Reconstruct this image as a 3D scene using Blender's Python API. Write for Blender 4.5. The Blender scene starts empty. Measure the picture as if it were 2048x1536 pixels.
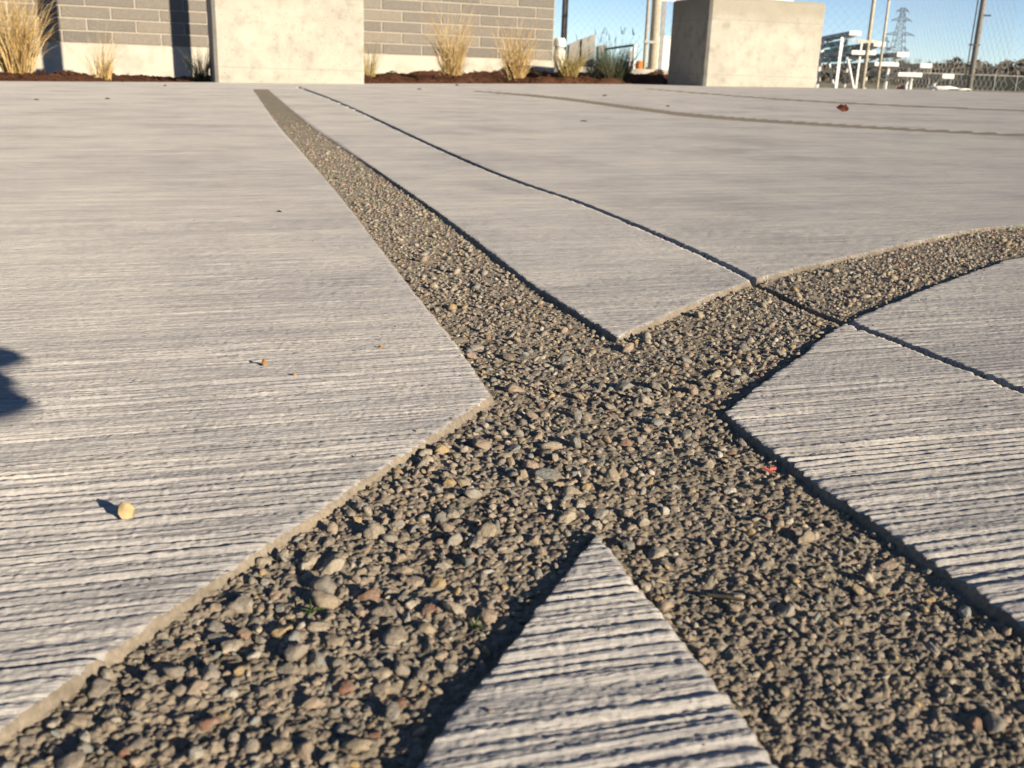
import bpy, math, random
import numpy as np
from mathutils import Matrix, Vector
rng = np.random.default_rng(7)
random.seed(7)
S = bpy.context.scene
R = math.radians

# ------------------------------------------------------------------ camera, world, sun, exposure
F, H, ROLL, HY = 2000.0, 0.11, R(2.0), 131.0      # focal length in photo pixels, eye height, roll, horizon row
P = math.atan((768 - HY) * math.cos(ROLL) / F)    # pitch down
cd = bpy.data.cameras.new('camera'); cam = bpy.data.objects.new('camera', cd)
S.collection.objects.link(cam); S.camera = cam
_c, _s = math.cos(ROLL), math.sin(ROLL)
_R = Vector((1, 0, 0)); _F = Vector((0, math.cos(P), -math.sin(P))); _U = Vector((0, math.sin(P), math.cos(P)))
_r = _c * _R + _s * _U; _u = -_s * _R + _c * _U
cam.matrix_world = Matrix(((_r.x, _u.x, -_F.x, 0), (_r.y, _u.y, -_F.y, 0), (_r.z, _u.z, -_F.z, H), (0, 0, 0, 1)))
cd.sensor_width = 36; cd.lens = 36 * F / 2048
cd.clip_start = 0.005; cd.clip_end = 5000
cd.dof.use_dof = True; cd.dof.focus_distance = 0.42; cd.dof.aperture_fstop = 40

SUN_AZ = (0.73, -0.68)            # towards the sun, behind the camera on its right
SUN_EL = R(16)
w = bpy.data.worlds.new('World'); S.world = w; w.use_nodes = True
nt = w.node_tree; nt.nodes.clear()
sky = nt.nodes.new('ShaderNodeTexSky'); sky.sky_type = 'NISHITA'; sky.sun_disc = False
sky.sun_elevation = SUN_EL; sky.sun_rotation = math.atan2(SUN_AZ[0], SUN_AZ[1])
sky.air_density = 0.5; sky.dust_density = 0.0; sky.ozone_density = 1.3
bg = nt.nodes.new('ShaderNodeBackground'); bg.inputs[1].default_value = 0.066
wo = nt.nodes.new('ShaderNodeOutputWorld')
nt.links.new(sky.outputs[0], bg.inputs[0]); nt.links.new(bg.outputs[0], wo.inputs[0])
sl = bpy.data.lights.new('sun', 'SUN'); sl.energy = 5.0; sl.angle = R(0.5); sl.color = (1.0, 0.855, 0.66)
so = bpy.data.objects.new('sun', sl); S.collection.objects.link(so)
sd = Vector((SUN_AZ[0] * math.cos(SUN_EL), SUN_AZ[1] * math.cos(SUN_EL), math.sin(SUN_EL))).normalized()
so.rotation_euler = sd.to_track_quat('Z', 'Y').to_euler()
S.view_settings.view_transform = 'Standard'; S.view_settings.look = 'None'
S.view_settings.exposure = 1.1; S.view_settings.gamma = 1.0; S.view_settings.use_curve_mapping = False
S.cycles.max_bounces = 5; S.cycles.diffuse_bounces = 3; S.cycles.use_denoising = True

# ------------------------------------------------------------------ measuring helpers
GX, GY = 0.017, -0.003            # drainage fall of the paving
def plane(x, y): return GX * x + GY * y
def ray(px, py):
    u, v = px - 1024, 768 - py
    u2 = _c * u - _s * v; v2 = _s * u + _c * v
    return (u2, F * math.cos(P) + v2 * math.sin(P), -F * math.sin(P) + v2 * math.cos(P))
def gp(px, py):                   # a point of the paving
    r = ray(px, py); t = H / (GX * r[0] + GY * r[1] - r[2])
    return (r[0] * t, r[1] * t)
def at(px, py, Y):                # a point at depth Y
    r = ray(px, py); t = Y / r[1]
    return (r[0] * t, Y, H + r[2] * t)

# ------------------------------------------------------------------ object helpers
C = S.collection
def tag(o, label=None, cat=None, group=None, kind=None):
    if label: o['label'] = label
    if cat: o['category'] = cat
    if group: o['group'] = group
    if kind: o['kind'] = kind
    return o
def link(name, me, parent=None):
    o = bpy.data.objects.new(name, me); C.objects.link(o)
    if parent: o.parent = parent
    return o
def empty(name, loc=(0, 0, 0), rz=0):
    o = bpy.data.objects.new(name, None); C.objects.link(o); o.location = loc; o.rotation_euler = (0, 0, rz)
    o.empty_display_size = 0.05
    return o
def np_mesh(name, V, quads=None, tris=None, mat=None, smooth=True, attrs=None):
    me = bpy.data.meshes.new(name)
    V = np.asarray(V, np.float32)
    loops, starts = [], []; n = 0
    if quads is not None and len(quads):
        q = np.asarray(quads, np.int32); loops.append(q.ravel()); starts.append(np.arange(len(q)) * 4); n = len(q) * 4
    if tris is not None and len(tris):
        t = np.asarray(tris, np.int32); loops.append(t.ravel()); starts.append(n + np.arange(len(t)) * 3)
    loops = np.concatenate(loops); starts = np.concatenate(starts)
    me.vertices.add(len(V)); me.vertices.foreach_set('co', V.ravel())
    me.loops.add(len(loops)); me.loops.foreach_set('vertex_index', loops.astype(np.int32))
    me.polygons.add(len(starts)); me.polygons.foreach_set('loop_start', starts.astype(np.int32))
    for k, a in (attrs or {}).items():
        at_ = me.attributes.new(k, 'FLOAT', 'POINT'); at_.data.foreach_set('value', np.asarray(a, np.float32))
    if smooth: me.polygons.foreach_set('use_smooth', np.ones(len(starts), bool))
    me.update(calc_edges=True); me.validate()
    if mat: me.materials.append(mat)
    return me
class MB:                          # collects shapes into one mesh
    def __init__(s): s.v = []; s.f = []
    def add(s, v, f):
        n = len(s.v); s.v += [tuple(p) for p in v]; s.f += [tuple(i + n for i in q) for q in f]
    def box(s, c, d, rz=0, tilt=None):
        x, y, z = d[0] / 2, d[1] / 2, d[2] / 2
        M = Matrix.Rotation(rz, 3, 'Z')
        if tilt is not None: M = M @ tilt
        v = [M @ Vector((a * x, b * y, e * z)) + Vector(c) for e in (-1, 1) for b in (-1, 1) for a in (-1, 1)]
        s.add(v, [(0, 2, 3, 1), (4, 5, 7, 6), (0, 1, 5, 4), (2, 6, 7, 3), (0, 4, 6, 2), (1, 3, 7, 5)])
        return s
    def tube(s, pts, r, n=6, r2=None):
        pts = [Vector(p) for p in pts]; rings = []; k = len(pts)
        for i, p in enumerate(pts):
            d = (pts[min(i + 1, k - 1)] - pts[max(i - 1, 0)]).normalized()
            a = Vector((0, 0, 1)) if abs(d.z) < .9 else Vector((1, 0, 0))
            x = d.cross(a).normalized(); y = d.cross(x)
            rr = r if r2 is None else r + (r2 - r) * i / (k - 1)
            rings.append([p + rr * (math.cos(2 * math.pi * j / n) * x + math.sin(2 * math.pi * j / n) * y) for j in range(n)])
        v = [q for g in rings for q in g]; f = []
        for i in range(k - 1):
            for j in range(n):
                f.append((i * n + j, i * n + (j + 1) % n, (i + 1) * n + (j + 1) % n, (i + 1) * n + j))
        f.append(tuple(range(n - 1, -1, -1))); f.append(tuple((k - 1) * n + j for j in range(n)))
        s.add(v, f); return s
    def lathe(s, c, prof, n=20):
        v = [(c[0] + r * math.cos(2 * math.pi * j / n), c[1] + r * math.sin(2 * math.pi * j / n), c[2] + z) for r, z in prof for j in range(n)]
        f = [(i * n + j, i * n + (j + 1) % n, (i + 1) * n + (j + 1) % n, (i + 1) * n + j) for i in range(len(prof) - 1) for j in range(n)]
        f.append(tuple((len(prof) - 1) * n + j for j in range(n)))
        s.add(v, f); return s
    def mesh(s, name, mat, smooth=False):
        me = bpy.data.meshes.new(name); me.from_pydata(s.v, [], s.f); me.update()
        if smooth: me.polygons.foreach_set('use_smooth', [True] * len(me.polygons))
        me.materials.append(mat); return me
    def build(s, name, mat, parent=None, smooth=False):
        return link(name, s.mesh(name, mat, smooth), parent)
def bevel(o, wd, seg=2):
    m = o.modifiers.new('bevel', 'BEVEL'); m.width = wd; m.segments = seg; m.limit_method = 'ANGLE'
    return o

# ------------------------------------------------------------------ materials
def mat(name, col, rough=0.9, metal=0.0, spec=0.3, dr=0.0):
    m = bpy.data.materials.new(name); m.use_nodes = True
    b = m.node_tree.nodes['Principled BSDF']
    b.inputs['Base Color'].default_value = (*col, 1); b.inputs['Roughness'].default_value = rough
    b.inputs['Metallic'].default_value = metal; b.inputs['Diffuse Roughness'].default_value = dr; b.inputs['Specular IOR Level'].default_value = spec
    return m
class N:                           # short-hand for node building
    def __init__(s, m): s.t = m.node_tree; s.b = s.t.nodes['Principled BSDF']
    def n(s, typ, **kw):
        x = s.t.nodes.new(typ)
        for k, v in kw.items(): setattr(x, k, v)
        return x
    def l(s, a, b): s.t.links.new(a, b)
    def noise(s, vec, scale, detail=4, rough=.55):
        x = s.n('ShaderNodeTexNoise'); x.inputs['Scale'].default_value = scale
        x.inputs['Detail'].default_value = detail; x.inputs['Roughness'].default_value = rough
        if vec is not None: s.l(vec, x.inputs['Vector'])
        return x.outputs['Fac']
    def ramp(s, fac, stops, interp='LINEAR'):
        x = s.n('ShaderNodeValToRGB'); x.color_ramp.interpolation = interp
        e = x.color_ramp.elements
        while len(e) < len(stops): e.new(0.5)
        for q, (p, c) in zip(e, stops): q.position = p; q.color = (*c, 1)
        s.l(fac, x.inputs[0]); return x.outputs[0]
    def math(s, op, a, b=None):
        x = s.n('ShaderNodeMath', operation=op)
        for i, q in enumerate((a, b)):
            if q is None: continue
            if isinstance(q, (int, float)): x.inputs[i].default_value = q
            else: s.l(q, x.inputs[i])
        return x.outputs[0]
    def mix(s, fac, a, b, mode='MIX'):
        x = s.n('ShaderNodeMix', data_type='RGBA', blend_type=mode)
        if isinstance(fac, (int, float)): x.inputs[0].default_value = fac
        else: s.l(fac, x.inputs[0])
        for i, q in ((6, a), (7, b)):
            if isinstance(q, tuple): x.inputs[i].default_value = (*q, 1)
            else: s.l(q, x.inputs[i])
        return x.outputs[2]
    def pos(s, scale=None, rz=0):
        g = s.n('ShaderNodeNewGeometry'); v = g.outputs['Position']
        if scale:
            mp = s.n('ShaderNodeMapping'); mp.vector_type = 'TEXTURE' if False else 'POINT'
            if rz:
                vr = s.n('ShaderNodeVectorRotate', rotation_type='Z_AXIS'); vr.inputs['Angle'].default_value = rz
                s.l(v, vr.inputs['Vector']); v = vr.outputs[0]
            mp.inputs['Scale'].default_value = scale; s.l(v, mp.inputs['Vector']); v = mp.outputs[0]
        return v
    def bump(s, height, strength=1.0, dist=0.001, prev=None):
        x = s.n('ShaderNodeBump'); x.inputs['Strength'].default_value = strength
        if isinstance(dist, (int, float)): x.inputs['Distance'].default_value = dist
        s.l(height, x.inputs['Height'])
        if prev is not None: s.l(prev, x.inputs['Normal'])
        return x.outputs[0]
    def attr(s, name):
        x = s.n('ShaderNodeAttribute'); x.attribute_name = name; return x.outputs['Fac']

GR = R(16)                         # direction of the broom lines
def make_paving_mat():
    m = mat('broomed_concrete', (.5, .46, .4), .95, spec=.1, dr=.5); q = N(m)
    p = q.pos()
    big = q.noise(p, 1.7, 5, .6); mid = q.noise(p, 14, 5, .6); fine = q.noise(p, 900, 3, .6)
    streak = q.noise(q.pos((3.0, 55, 1), -GR), 1.0, 6, .65)
    c = q.ramp(big, [(.3, (.32, .315, .325)), (.5, (.368, .358, .356)), (.7, (.42, .403, .378))])
    c = q.mix(.5, c, q.ramp(mid, [(.32, (.30, .297, .308)), (.68, (.455, .435, .405))]), 'MIX')
    c = q.mix(.45, c, q.ramp(streak, [(.28, (.25, .248, .25)), (.5, (.365, .353, .336)), (.72, (.52, .49, .44))]))
    c = q.mix(.6, c, q.ramp(fine, [(.25, (.62, .62, .62)), (.6, (1, 1, 1)), (.8, (1.12, 1.1, 1.08))]), 'MULTIPLY')
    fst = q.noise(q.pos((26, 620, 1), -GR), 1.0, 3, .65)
    c = q.mix(.8, c, q.ramp(fst, [(.3, (.58, .58, .61)), (.48, (1, 1, 1)), (.7, (1.2, 1.18, 1.14))]), 'MULTIPLY')  # groove dirt, with bluish shade between the ridges put into the colour
    blot = q.noise(p, 4.3, 6, .68)
    c = q.mix(.75, c, q.ramp(blot, [(.33, (.70, .70, .72)), (.5, (1, 1, 1)), (.66, (1.12, 1.11, 1.07))]), 'MULTIPLY')
    spots = q.noise(p, 55, 2, .5)
    c = q.mix(q.ramp(spots, [(.70, (0, 0, 0)), (.76, (.5, .5, .5))]), c, (.30, .28, .26))
    q.l(c, q.b.inputs['Base Color'])
    rel = q.math('SUBTRACT', 1.0, q.attr('relief'))
    g1 = q.noise(q.pos((9, 230, 1), -GR), 1.0, 3, .6)
    g2 = q.noise(q.pos((2.2, 45, 1), -GR), 1.0, 4, .6)
    g3 = q.noise(p, 260, 4, .65)
    h = q.math('ADD', q.math('MULTIPLY', g1, 1.1), q.math('ADD', q.math('MULTIPLY', g2, 2.2), q.math('MULTIPLY', g3, .45)))
    h = q.math('MULTIPLY', h, rel)
    b = q.bump(h, .8, .001)
    fs = q.noise(q.pos((22, 900, 1), -GR), 1.0, 3, .65); fs2 = q.noise(q.pos((60, 420, 1), -GR), 1.0, 3, .6)
    b = q.bump(fs, .9, .0009, b); b = q.bump(fs2, .9, .0008, b)
    b = q.bump(q.noise(p, 1300, 3, .7), .6, .0003, b)
    q.l(b, q.b.inputs['Normal'])
    return m
def make_band_mat():
    m = mat('aggregate_matrix', (.27, .24, .20), .95, spec=.15, dr=.3); q = N(m)
    p = q.pos()
    n1 = q.noise(p, 700, 4, .7); n2 = q.noise(p, 9, 4, .6)
    c = q.ramp(n1, [(.3, (.115, .10, .078)), (.5, (.195, .168, .13)), (.72, (.29, .25, .195))])
    c = q.mix(.45, c, q.ramp(n2, [(.3, (.165, .14, .11)), (.55, (.20, .172, .135)), (.75, (.235, .185, .15))]))
    c = q.mix(.5, c, q.ramp(q.noise(p, 48, 4, .7), [(.32, (.45, .44, .43)), (.5, (1, 1, 1)), (.68, (1.5, 1.42, 1.36))]), 'MULTIPLY')
    vo = q.n('ShaderNodeTexVoronoi'); vo.inputs['Scale'].default_value = 260; q.l(p, vo.inputs['Vector'])
    c = q.mix(q.math('MULTIPLY', .45, q.math('SUBTRACT', 1.0, q.attr('relief'))), c, vo.outputs['Color'], 'SOFT_LIGHT')
    q.l(c, q.b.inputs['Base Color'])
    rel = q.math('SUBTRACT', 1.0, q.attr('relief'))
    h = q.math('MULTIPLY', q.math('SUBTRACT', 1.0, vo.outputs['Distance']), q.math('MULTIPLY', rel, 1.0))
    b = q.bump(h, .9, .0022)
    b = q.bump(q.noise(p, 1300, 4, .7), .6, .0005, b)
    q.l(b, q.b.inputs['Normal'])
    return m
PAL = [(0, (.40, .33, .235)), (.12, (.35, .335, .30)), (.25, (.46, .40, .31)), (.36, (.24, .245, .225)), (.46, (.43, .335, .25)),
       (.57, (.31, .275, .23)), (.68, (.50, .45, .365)), (.76, (.38, .285, .225)), (.84, (.27, .29, .28)), (.90, (.47, .34, .17)),
       (.945, (.29, .155, .105)), (.965, (.58, .54, .46))]
PAL = [(p_, tuple(.74 * x_ for x_ in c_)) for p_, c_ in PAL]
def make_pebble_mat(name, obj):
    m = mat(name, (.35, .3, .24), .8, spec=.3); q = N(m)
    if obj: fac = q.n('ShaderNodeObjectInfo').outputs['Random']
    else: fac = q.attr('tint')
    c = q.ramp(fac, PAL, 'CONSTANT')
    p = q.pos()
    dust = q.noise(p, 420, 4, .65)
    c = q.mix(q.ramp(dust, [(.40, (0, 0, 0)), (.62, (.85, .85, .85))]), c, (.235, .195, .145))
    c = q.mix(.5, c, q.ramp(q.noise(p, 1600, 3, .6), [(.3, (.6, .6, .6)), (.65, (1, 1, 1))]), 'MULTIPLY')
    q.l(c, q.b.inputs['Base Color'])
    q.l(q.bump(q.noise(p, 900, 5, .75), .8, .0009), q.b.inputs['Normal'])
    return m
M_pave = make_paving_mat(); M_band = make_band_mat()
M_peb_o = make_pebble_mat('pebble_stone', True); M_peb_s = make_pebble_mat('pebble_mass', False)
M_band2 = make_band_mat(); M_band2.name = 'paler_aggregate'  # slightly paler copy of the matrix colours for the two far bands
for n_ in M_band2.node_tree.nodes:
    if n_.type == 'VALTORGB':
        for e_ in n_.color_ramp.elements: e_.color = tuple(min(1, 1.15 * x_) for x_ in e_.color[:3]) + (1,)
M_joint = mat('joint_dirt', (.10, .09, .075), .95, spec=.1)

# ------------------------------------------------------------------ noise for the ground relief
TAB = rng.random((6, 256, 256)).astype(np.float32) * 2 - 1
def vn(x, y, k=0):
    xi = np.floor(x); yi = np.floor(y); fx = (x - xi).astype(np.float32); fy = (y - yi).astype(np.float32)
    xi = xi.astype(np.int64) & 255; yi = yi.astype(np.int64) & 255; x1 = (xi + 1) & 255; y1 = (yi + 1) & 255
    fx = fx * fx * (3 - 2 * fx); fy = fy * fy * (3 - 2 * fy); T = TAB[k]
    return (T[xi, yi] * (1 - fx) + T[x1, yi] * fx) * (1 - fy) + (T[xi, y1] * (1 - fx) + T[x1, y1] * fx) * fy
def sstep(a, b, x):
    t = np.clip((x - a) / (b - a), 0, 1); return t * t * (3 - 2 * t)

# outlines of the bands on the paving (photo measurements carried onto the ground)
def G(pts): return [gp(*p) for p in pts]
def spline(pts, n=6):
    p = np.array(pts); p = np.vstack([2 * p[0] - p[1], p, 2 * p[-1] - p[-2]]); out = []
    for i in range(1, len(p) - 2):
        for t in np.linspace(0, 1, n, endpoint=False):
            a, b, c, d = p[i - 1], p[i], p[i + 1], p[i + 2]
            out.append(.5 * (2 * b + (c - a) * t + (2 * a - 5 * b + 4 * c - d) * t * t + (3 * b - a - 3 * c + d) * t ** 3))
    out.append(p[-2]); return out
A_l = G([(505, 178), (545, 235), (592, 290), (642, 345), (700, 415), (758, 490), (820, 570), (880, 645), (932, 712), (988, 792)])
A_r = G([(535, 178), (603, 235), (680, 290), (760, 345), (862, 415), (962, 490), (1060, 565), (1150, 623), (1235, 675)])
B_t = G([(2300, 432), (2048, 450), (1950, 459), (1850, 480), (1700, 513), (1520, 557), (1400, 602), (1300, 645), (1235, 675)])
B_b = G([(2300, 470), (2048, 512), (1980, 530), (1850, 577), (1690, 645), (1600, 708), (1500, 782), (1445, 825)])
C_l = G([(988, 792), (800, 915), (620, 1035), (400, 1180), (200, 1320), (0, 1462), (-260, 1660)])
C_r = G([(1193, 1063), (1100, 1180), (1020, 1285), (920, 1400), (825, 1536), (690, 1760)])
D_l = G([(1193, 1063), (1280, 1170), (1370, 1280), (1460, 1395), (1565, 1536), (1700, 1740)])
D_r = G([(1445, 825), (1560, 915), (1680, 1000), (1850, 1112), (2048, 1252), (2400, 1510)])
poly_AD = spline(A_l) + spline(D_l) + spline(D_r)[::-1] + spline(A_r)[::-1]
poly_CB = spline(C_l)[::-1] + spline(B_t)[::-1] + spline(B_b) + spline(C_r)
poly_E = spline(G([(945, 181), (1100, 192), (1300, 217), (1420, 230), (1650, 246), (2048, 268), (2300, 278)])) + \
    spline(G([(945, 183), (1100, 197), (1300, 224), (1420, 237), (1650, 252), (2048, 273), (2300, 282)]))[::-1]
poly_F = spline(G([(1285, 176), (1500, 193), (1700, 205), (2040, 220), (2300, 230)])) + \
    spline(G([(1285, 177.5), (1500, 195.5), (1700, 208), (2040, 222.5), (2300, 232.5)]))[::-1]
JOINT = spline(G([(575, 166), (640, 190), (700, 215), (850, 285), (1000, 350), (1150, 402), (1300, 463), (1420, 516), (1530, 571), (1690, 642), (1850, 705), (2048, 783), (2500, 965)]))
def seg_dist(x, y, pts, closed):
    d = np.full(x.shape, 1e9, np.float32); side = np.zeros(x.shape, np.float32)
    n = len(pts)
    for i in range(n if closed else n - 1):
        a, b = pts[i], pts[(i + 1) % n]; bx, by = b[0] - a[0], b[1] - a[1]; L = bx * bx + by * by
        if L < 1e-14: continue
        t = np.clip(((x - a[0]) * bx + (y - a[1]) * by) / L, 0, 1)
        e = (x - a[0] - t * bx) ** 2 + (y - a[1] - t * by) ** 2
        if not closed:
            s_ = np.sign((x - a[0]) * by - (y - a[1]) * bx); side = np.where(e < d, s_, side)
        d = np.minimum(d, e)
    return np.sqrt(d), side
def inside(x, y, pts):
    r = np.zeros(x.shape, bool); n = len(pts)
    for i in range(n):
        (x0, y0), (x1, y1) = pts[i], pts[(i + 1) % n]
        if y0 == y1: continue
        r ^= ((y0 > y) != (y1 > y)) & (x < (x1 - x0) * (y - y0) / (y1 - y0) + x0)
    return r
def sdf(x, y, pts):                # negative inside
    d, _ = seg_dist(x, y, pts, True); return np.where(inside(x, y, pts), -d, d)
def bbox_sdf(x, y, pts, pad=.05):
    p = np.array(pts); lo = p.min(0) - pad; hi = p.max(0) + pad
    o = np.full(x.shape, 1.0, np.float32); m = (x > lo[0]) & (x < hi[0]) & (y > lo[1]) & (y < hi[1])
    if m.any(): o[m] = sdf(x[m], y[m], pts)
    return o
def groove_uv(x, y):
    c, s_ = math.cos(GR), math.sin(GR); return x * c + y * s_, -x * s_ + y * c
def broom(x, y):
    u, v = groove_uv(x, y)
    v = v + .0012 * vn(u / .09, v / .05, 4) + .0004 * vn(u / .02, v / .006, 5)
    amp = .8 + .55 * vn(u / .16, v / .025, 1)
    near = .34 + .66 * sstep(.46, .16, y)                       # the broom bit deeper towards this corner of the slab
    g_ = vn(u / .19, v / .0040, 0) + .12 * vn(u / .006, v / .0028, 5)
    g_ = .34 * g_ + .52 * vn(u / .17, v / .0021, 2) + .36 * np.sin(6.2832 * (v / .0041 + .62 * vn(u / .30, v / .011, 3)))
    h = (1.3 * g_ - .45 * np.abs(g_)) * near * (.86 + .24 * vn(u / .0034, v / .0017, 4) + .20 * vn(u / .0016, v / .0013, 1)) + .36 * vn(u / .07, v / .0012, 3) * (.5 + .5 * near)
    grit = .13 * vn(x / .0011, y / .0010, 1) + .55 * np.maximum(vn(x / .0035, y / .0022, 5) - .58, 0) - .5 * np.maximum(vn(x / .004, y / .0025, 4) - .66, 0)
    lump = .5 * vn(x / .05, y / .03, 3)
    return (h * np.clip(amp, .25, 1.4) + grit + lump * .4) * .001
def domes(x, y, cell, k):           # close-packed grains
    gx_, gy_ = x / cell, y / cell; xi = np.floor(gx_).astype(np.int64); yi = np.floor(gy_).astype(np.int64)
    o = np.zeros(x.shape, np.float32)
    for ax in (-1, 0, 1):
        for ay in (-1, 0, 1):
            i, j = (xi + ax) & 255, (yi + ay) & 255
            px = xi + ax + .5 + .42 * TAB[k][i, j]; py = yi + ay + .5 + .42 * TAB[k + 1][i, j]; r2 = .50 + .28 * TAB[k + 2][i, j]
            dd = ((gx_ - px) ** 2 + (gy_ - py) ** 2) / (r2 * r2)
            o = np.maximum(o, r2 * np.sqrt(np.clip(1 - dd, 0, 1)))
    return o
def bandrelief(x, y):
    wx = x + .0006 * vn(x / .0013, y / .0013, 4); wy = y + .0006 * vn(x / .0013, y / .0013, 5)
    return (-2.75 + .95 * domes(wx, wy, .0027, 0) + .55 * domes(wx + .3, wy, .0013, 2) + .30 * vn(x / .0011, y / .0011, 1) + .16 * vn(x / .0005, y / .0005, 2) + .45 * vn(x / .02, y / .02, 3)) * .001
def joint_half(y): return np.maximum(.0018, .00065 * y)

# ------------------------------------------------------------------ the paving
EDGE = [(-6, 4.2), (-3, 5.2), (-.9, 5.6), (-.512, 5.7), (-.415, 6.0), (-.297, 6.52), (-.151, 7.0), (-.012, 8.2), (.138, 9.5), (.192, 8.9), (.30, 8.9), (.39, 8.75), (.512, 7.6), (.7, 6.6), (1.2, 5.2), (3, 4.2), (6, 4.0)]
def yedge(a): return np.interp(a, [e[0] for e in EDGE], [e[1] for e in EDGE])
a_f = np.arange(-.62, .6201, .0016)
a_o = .62 + (5.4) * (np.linspace(0, 1, 26)[1:] ** 2)
A = np.concatenate([-a_o[::-1], a_f, a_o])
s_hi, s_mid = 1 / .098, 1 / .75
n1 = 1040; n2 = 240
tt = np.linspace(0, 1, n1)
s1 = s_hi + (s_mid - s_hi) * (tt ** .93)
ye = yedge(A)
rows = [np.full(len(A), 1 / s) for s in s1]
for j in range(1, n2 + 1):
    f = j / n2; rows.append(1 / (s_mid + (1 / ye - s_mid) * f))
Yg = np.array(rows); Xg = A[None, :] * Yg
nr, nc = Yg.shape
dAD = bbox_sdf(Xg, Yg, poly_AD); dCB = bbox_sdf(Xg, Yg, poly_CB)
rag = .00045 * vn(Xg / .0022, Yg / .0022, 1) + .0004 * vn(Xg / .009, Yg / .009, 2)
dX = np.minimum(dAD, dCB) + rag * sstep(1.5, .5, Yg)
dE = bbox_sdf(Xg, Yg, poly_E, .2); dF = bbox_sdf(Xg, Yg, poly_F, .2)
dJ, side = seg_dist(Xg, Yg, JOINT, False)
jag = .0006 * vn(Xg / .004, Yg / .004, 3) + .0003 * vn(Xg / .0015, Yg / .0015, 4)
dJ = dJ + jag
dB = np.minimum(np.minimum(dX, dE), dF)
relief = sstep(1.0, .45, Yg) * (np.abs(Xg / Yg) < .66)
soft = .0004 + .0009 * Yg + .004 * np.maximum(Yg - 1, 0)
inb = sstep(soft, -soft, dB) * sstep(3.2, 1.7, Yg)
jh = joint_half(Yg)
inj = sstep(jh + .0003, jh - .0003, dJ)
# arris worn slightly at the edges of the bands and the joint
zs = broom(Xg, Yg) * relief - .0003 * sstep(.0022, 0, dB) * (1 - inb) - .00012 * sstep(.0012, .0, dJ - jh) * (1 - inj)
zb = bandrelief(Xg, Yg) * relief + (-.0023) * (1 - relief)
Zrel = zs * (1 - inb) + zb * inb
Zrel = Zrel * (1 - inj) + inj * -.018
Zg = plane(Xg, Yg) + Zrel
V = np.stack([Xg, Yg, Zg], -1).reshape(-1, 3)
idx = np.arange(nr * nc).reshape(nr, nc)
Q = np.stack([idx[:-1, :-1], idx[:-1, 1:], idx[1:, 1:], idx[1:, :-1]], -1).reshape(-1, 4)
def fc(a): return (.25 * (a[:-1, :-1] + a[:-1, 1:] + a[1:, 1:] + a[1:, :-1])).ravel()
fB, fX, fE, fJ, fS, fjh = fc(dB), fc(dX), fc(dE), fc(dJ), fc(side), fc(jh)
cls = np.where(fS > 0, 0, 1)
fso = fc(soft * sstep(1.6, .9, Yg))
cls = np.where(fB < fso, np.where(fX < fso, 2, np.where(fE < 0, 3, 4)), cls)
cls = np.where(fJ < fjh, 5, cls)
relv = relief.ravel()
def sub(k):
    q = Q[cls == k]; u, inv = np.unique(q, return_inverse=True)
    return V[u], inv.reshape(-1, 4), relv[u]
paving = empty('concrete_paving'); tag(paving, kind='structure')
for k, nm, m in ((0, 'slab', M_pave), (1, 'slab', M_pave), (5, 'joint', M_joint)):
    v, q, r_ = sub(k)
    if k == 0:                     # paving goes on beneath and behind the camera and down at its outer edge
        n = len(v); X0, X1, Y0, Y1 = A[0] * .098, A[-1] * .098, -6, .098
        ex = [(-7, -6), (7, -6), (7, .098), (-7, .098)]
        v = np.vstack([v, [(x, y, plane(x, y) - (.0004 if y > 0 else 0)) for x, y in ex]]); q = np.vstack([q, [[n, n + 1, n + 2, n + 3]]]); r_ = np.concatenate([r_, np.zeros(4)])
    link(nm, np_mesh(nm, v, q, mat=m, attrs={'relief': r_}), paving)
sk = MB(); last = idx[-1]          # outer face of the slab
for j in range(0, nc - 1, 3):
    a, b = V[last[j]], V[last[min(j + 3, nc - 1)]]
    sk.add([a, b, (b[0], b[1], b[2] - .14), (a[0], a[1], a[2] - .14)], [(0, 1, 2, 3)])
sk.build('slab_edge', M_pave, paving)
bands = []
for k in (2, 3, 4):
    v, q, r_ = sub(k)
    b = link('aggregate_band', np_mesh('aggregate_band', v, q, mat=M_band if k == 2 else M_band2, attrs={'relief': r_})); tag(b, kind='structure'); bands.append(b)

# pebbles exposed in the crossing bands
def ico(sub_):
    import bmesh
    bm = bmesh.new(); bmesh.ops.create_icosphere(bm, subdivisions=sub_, radius=1)
    v = np.array([x.co[:] for x in bm.verts]); f = np.array([[y.index for y in x.verts] for x in bm.faces]); bm.free(); return v, f
def stone(v, seed):
    r = np.random.default_rng(seed); o = v.copy()
    for _ in range(10):            # knock flats off the ball
        n = r.normal(size=3); n /= np.linalg.norm(n); d = r.uniform(.42, .85)
        e = o @ n - d; o = o - np.where(e > 0, e, 0)[:, None] * n[None] * .85
    o *= r.uniform(.75, 1.45, 3); o[:, 2] *= .68
    for fq, am in ((4, .08), (8, .05), (15, .06)): o *= 1 + am * np.sin(v @ r.normal(size=3) * fq + r.uniform(0, 6))[:, None]
    return o
I1v, I1f = ico(1); I2v, I2f = ico(2); I3v, I3f = ico(3)
lowV = [stone(I1v, 100 + i) for i in range(10)]; midV = [stone(I2v, 100 + i) for i in range(10)]; hiV = [stone(I3v, 100 + i) for i in range(10)]
sp = .0026
pts = []
for lo, hi in (((-1.0, .09), (.75, 3.75)),):
    gx, gy = np.meshgrid(np.arange(lo[0], hi[0], sp), np.arange(lo[1], hi[1], sp * .87))
    gx[1::2] += sp / 2
    gx = (gx + rng.normal(0, .0010, gx.shape)).ravel(); gy = (gy + rng.normal(0, .0010, gy.shape)).ravel()
k = np.abs(gx / gy) < .66
gx, gy = gx[k], gy[k]
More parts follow.
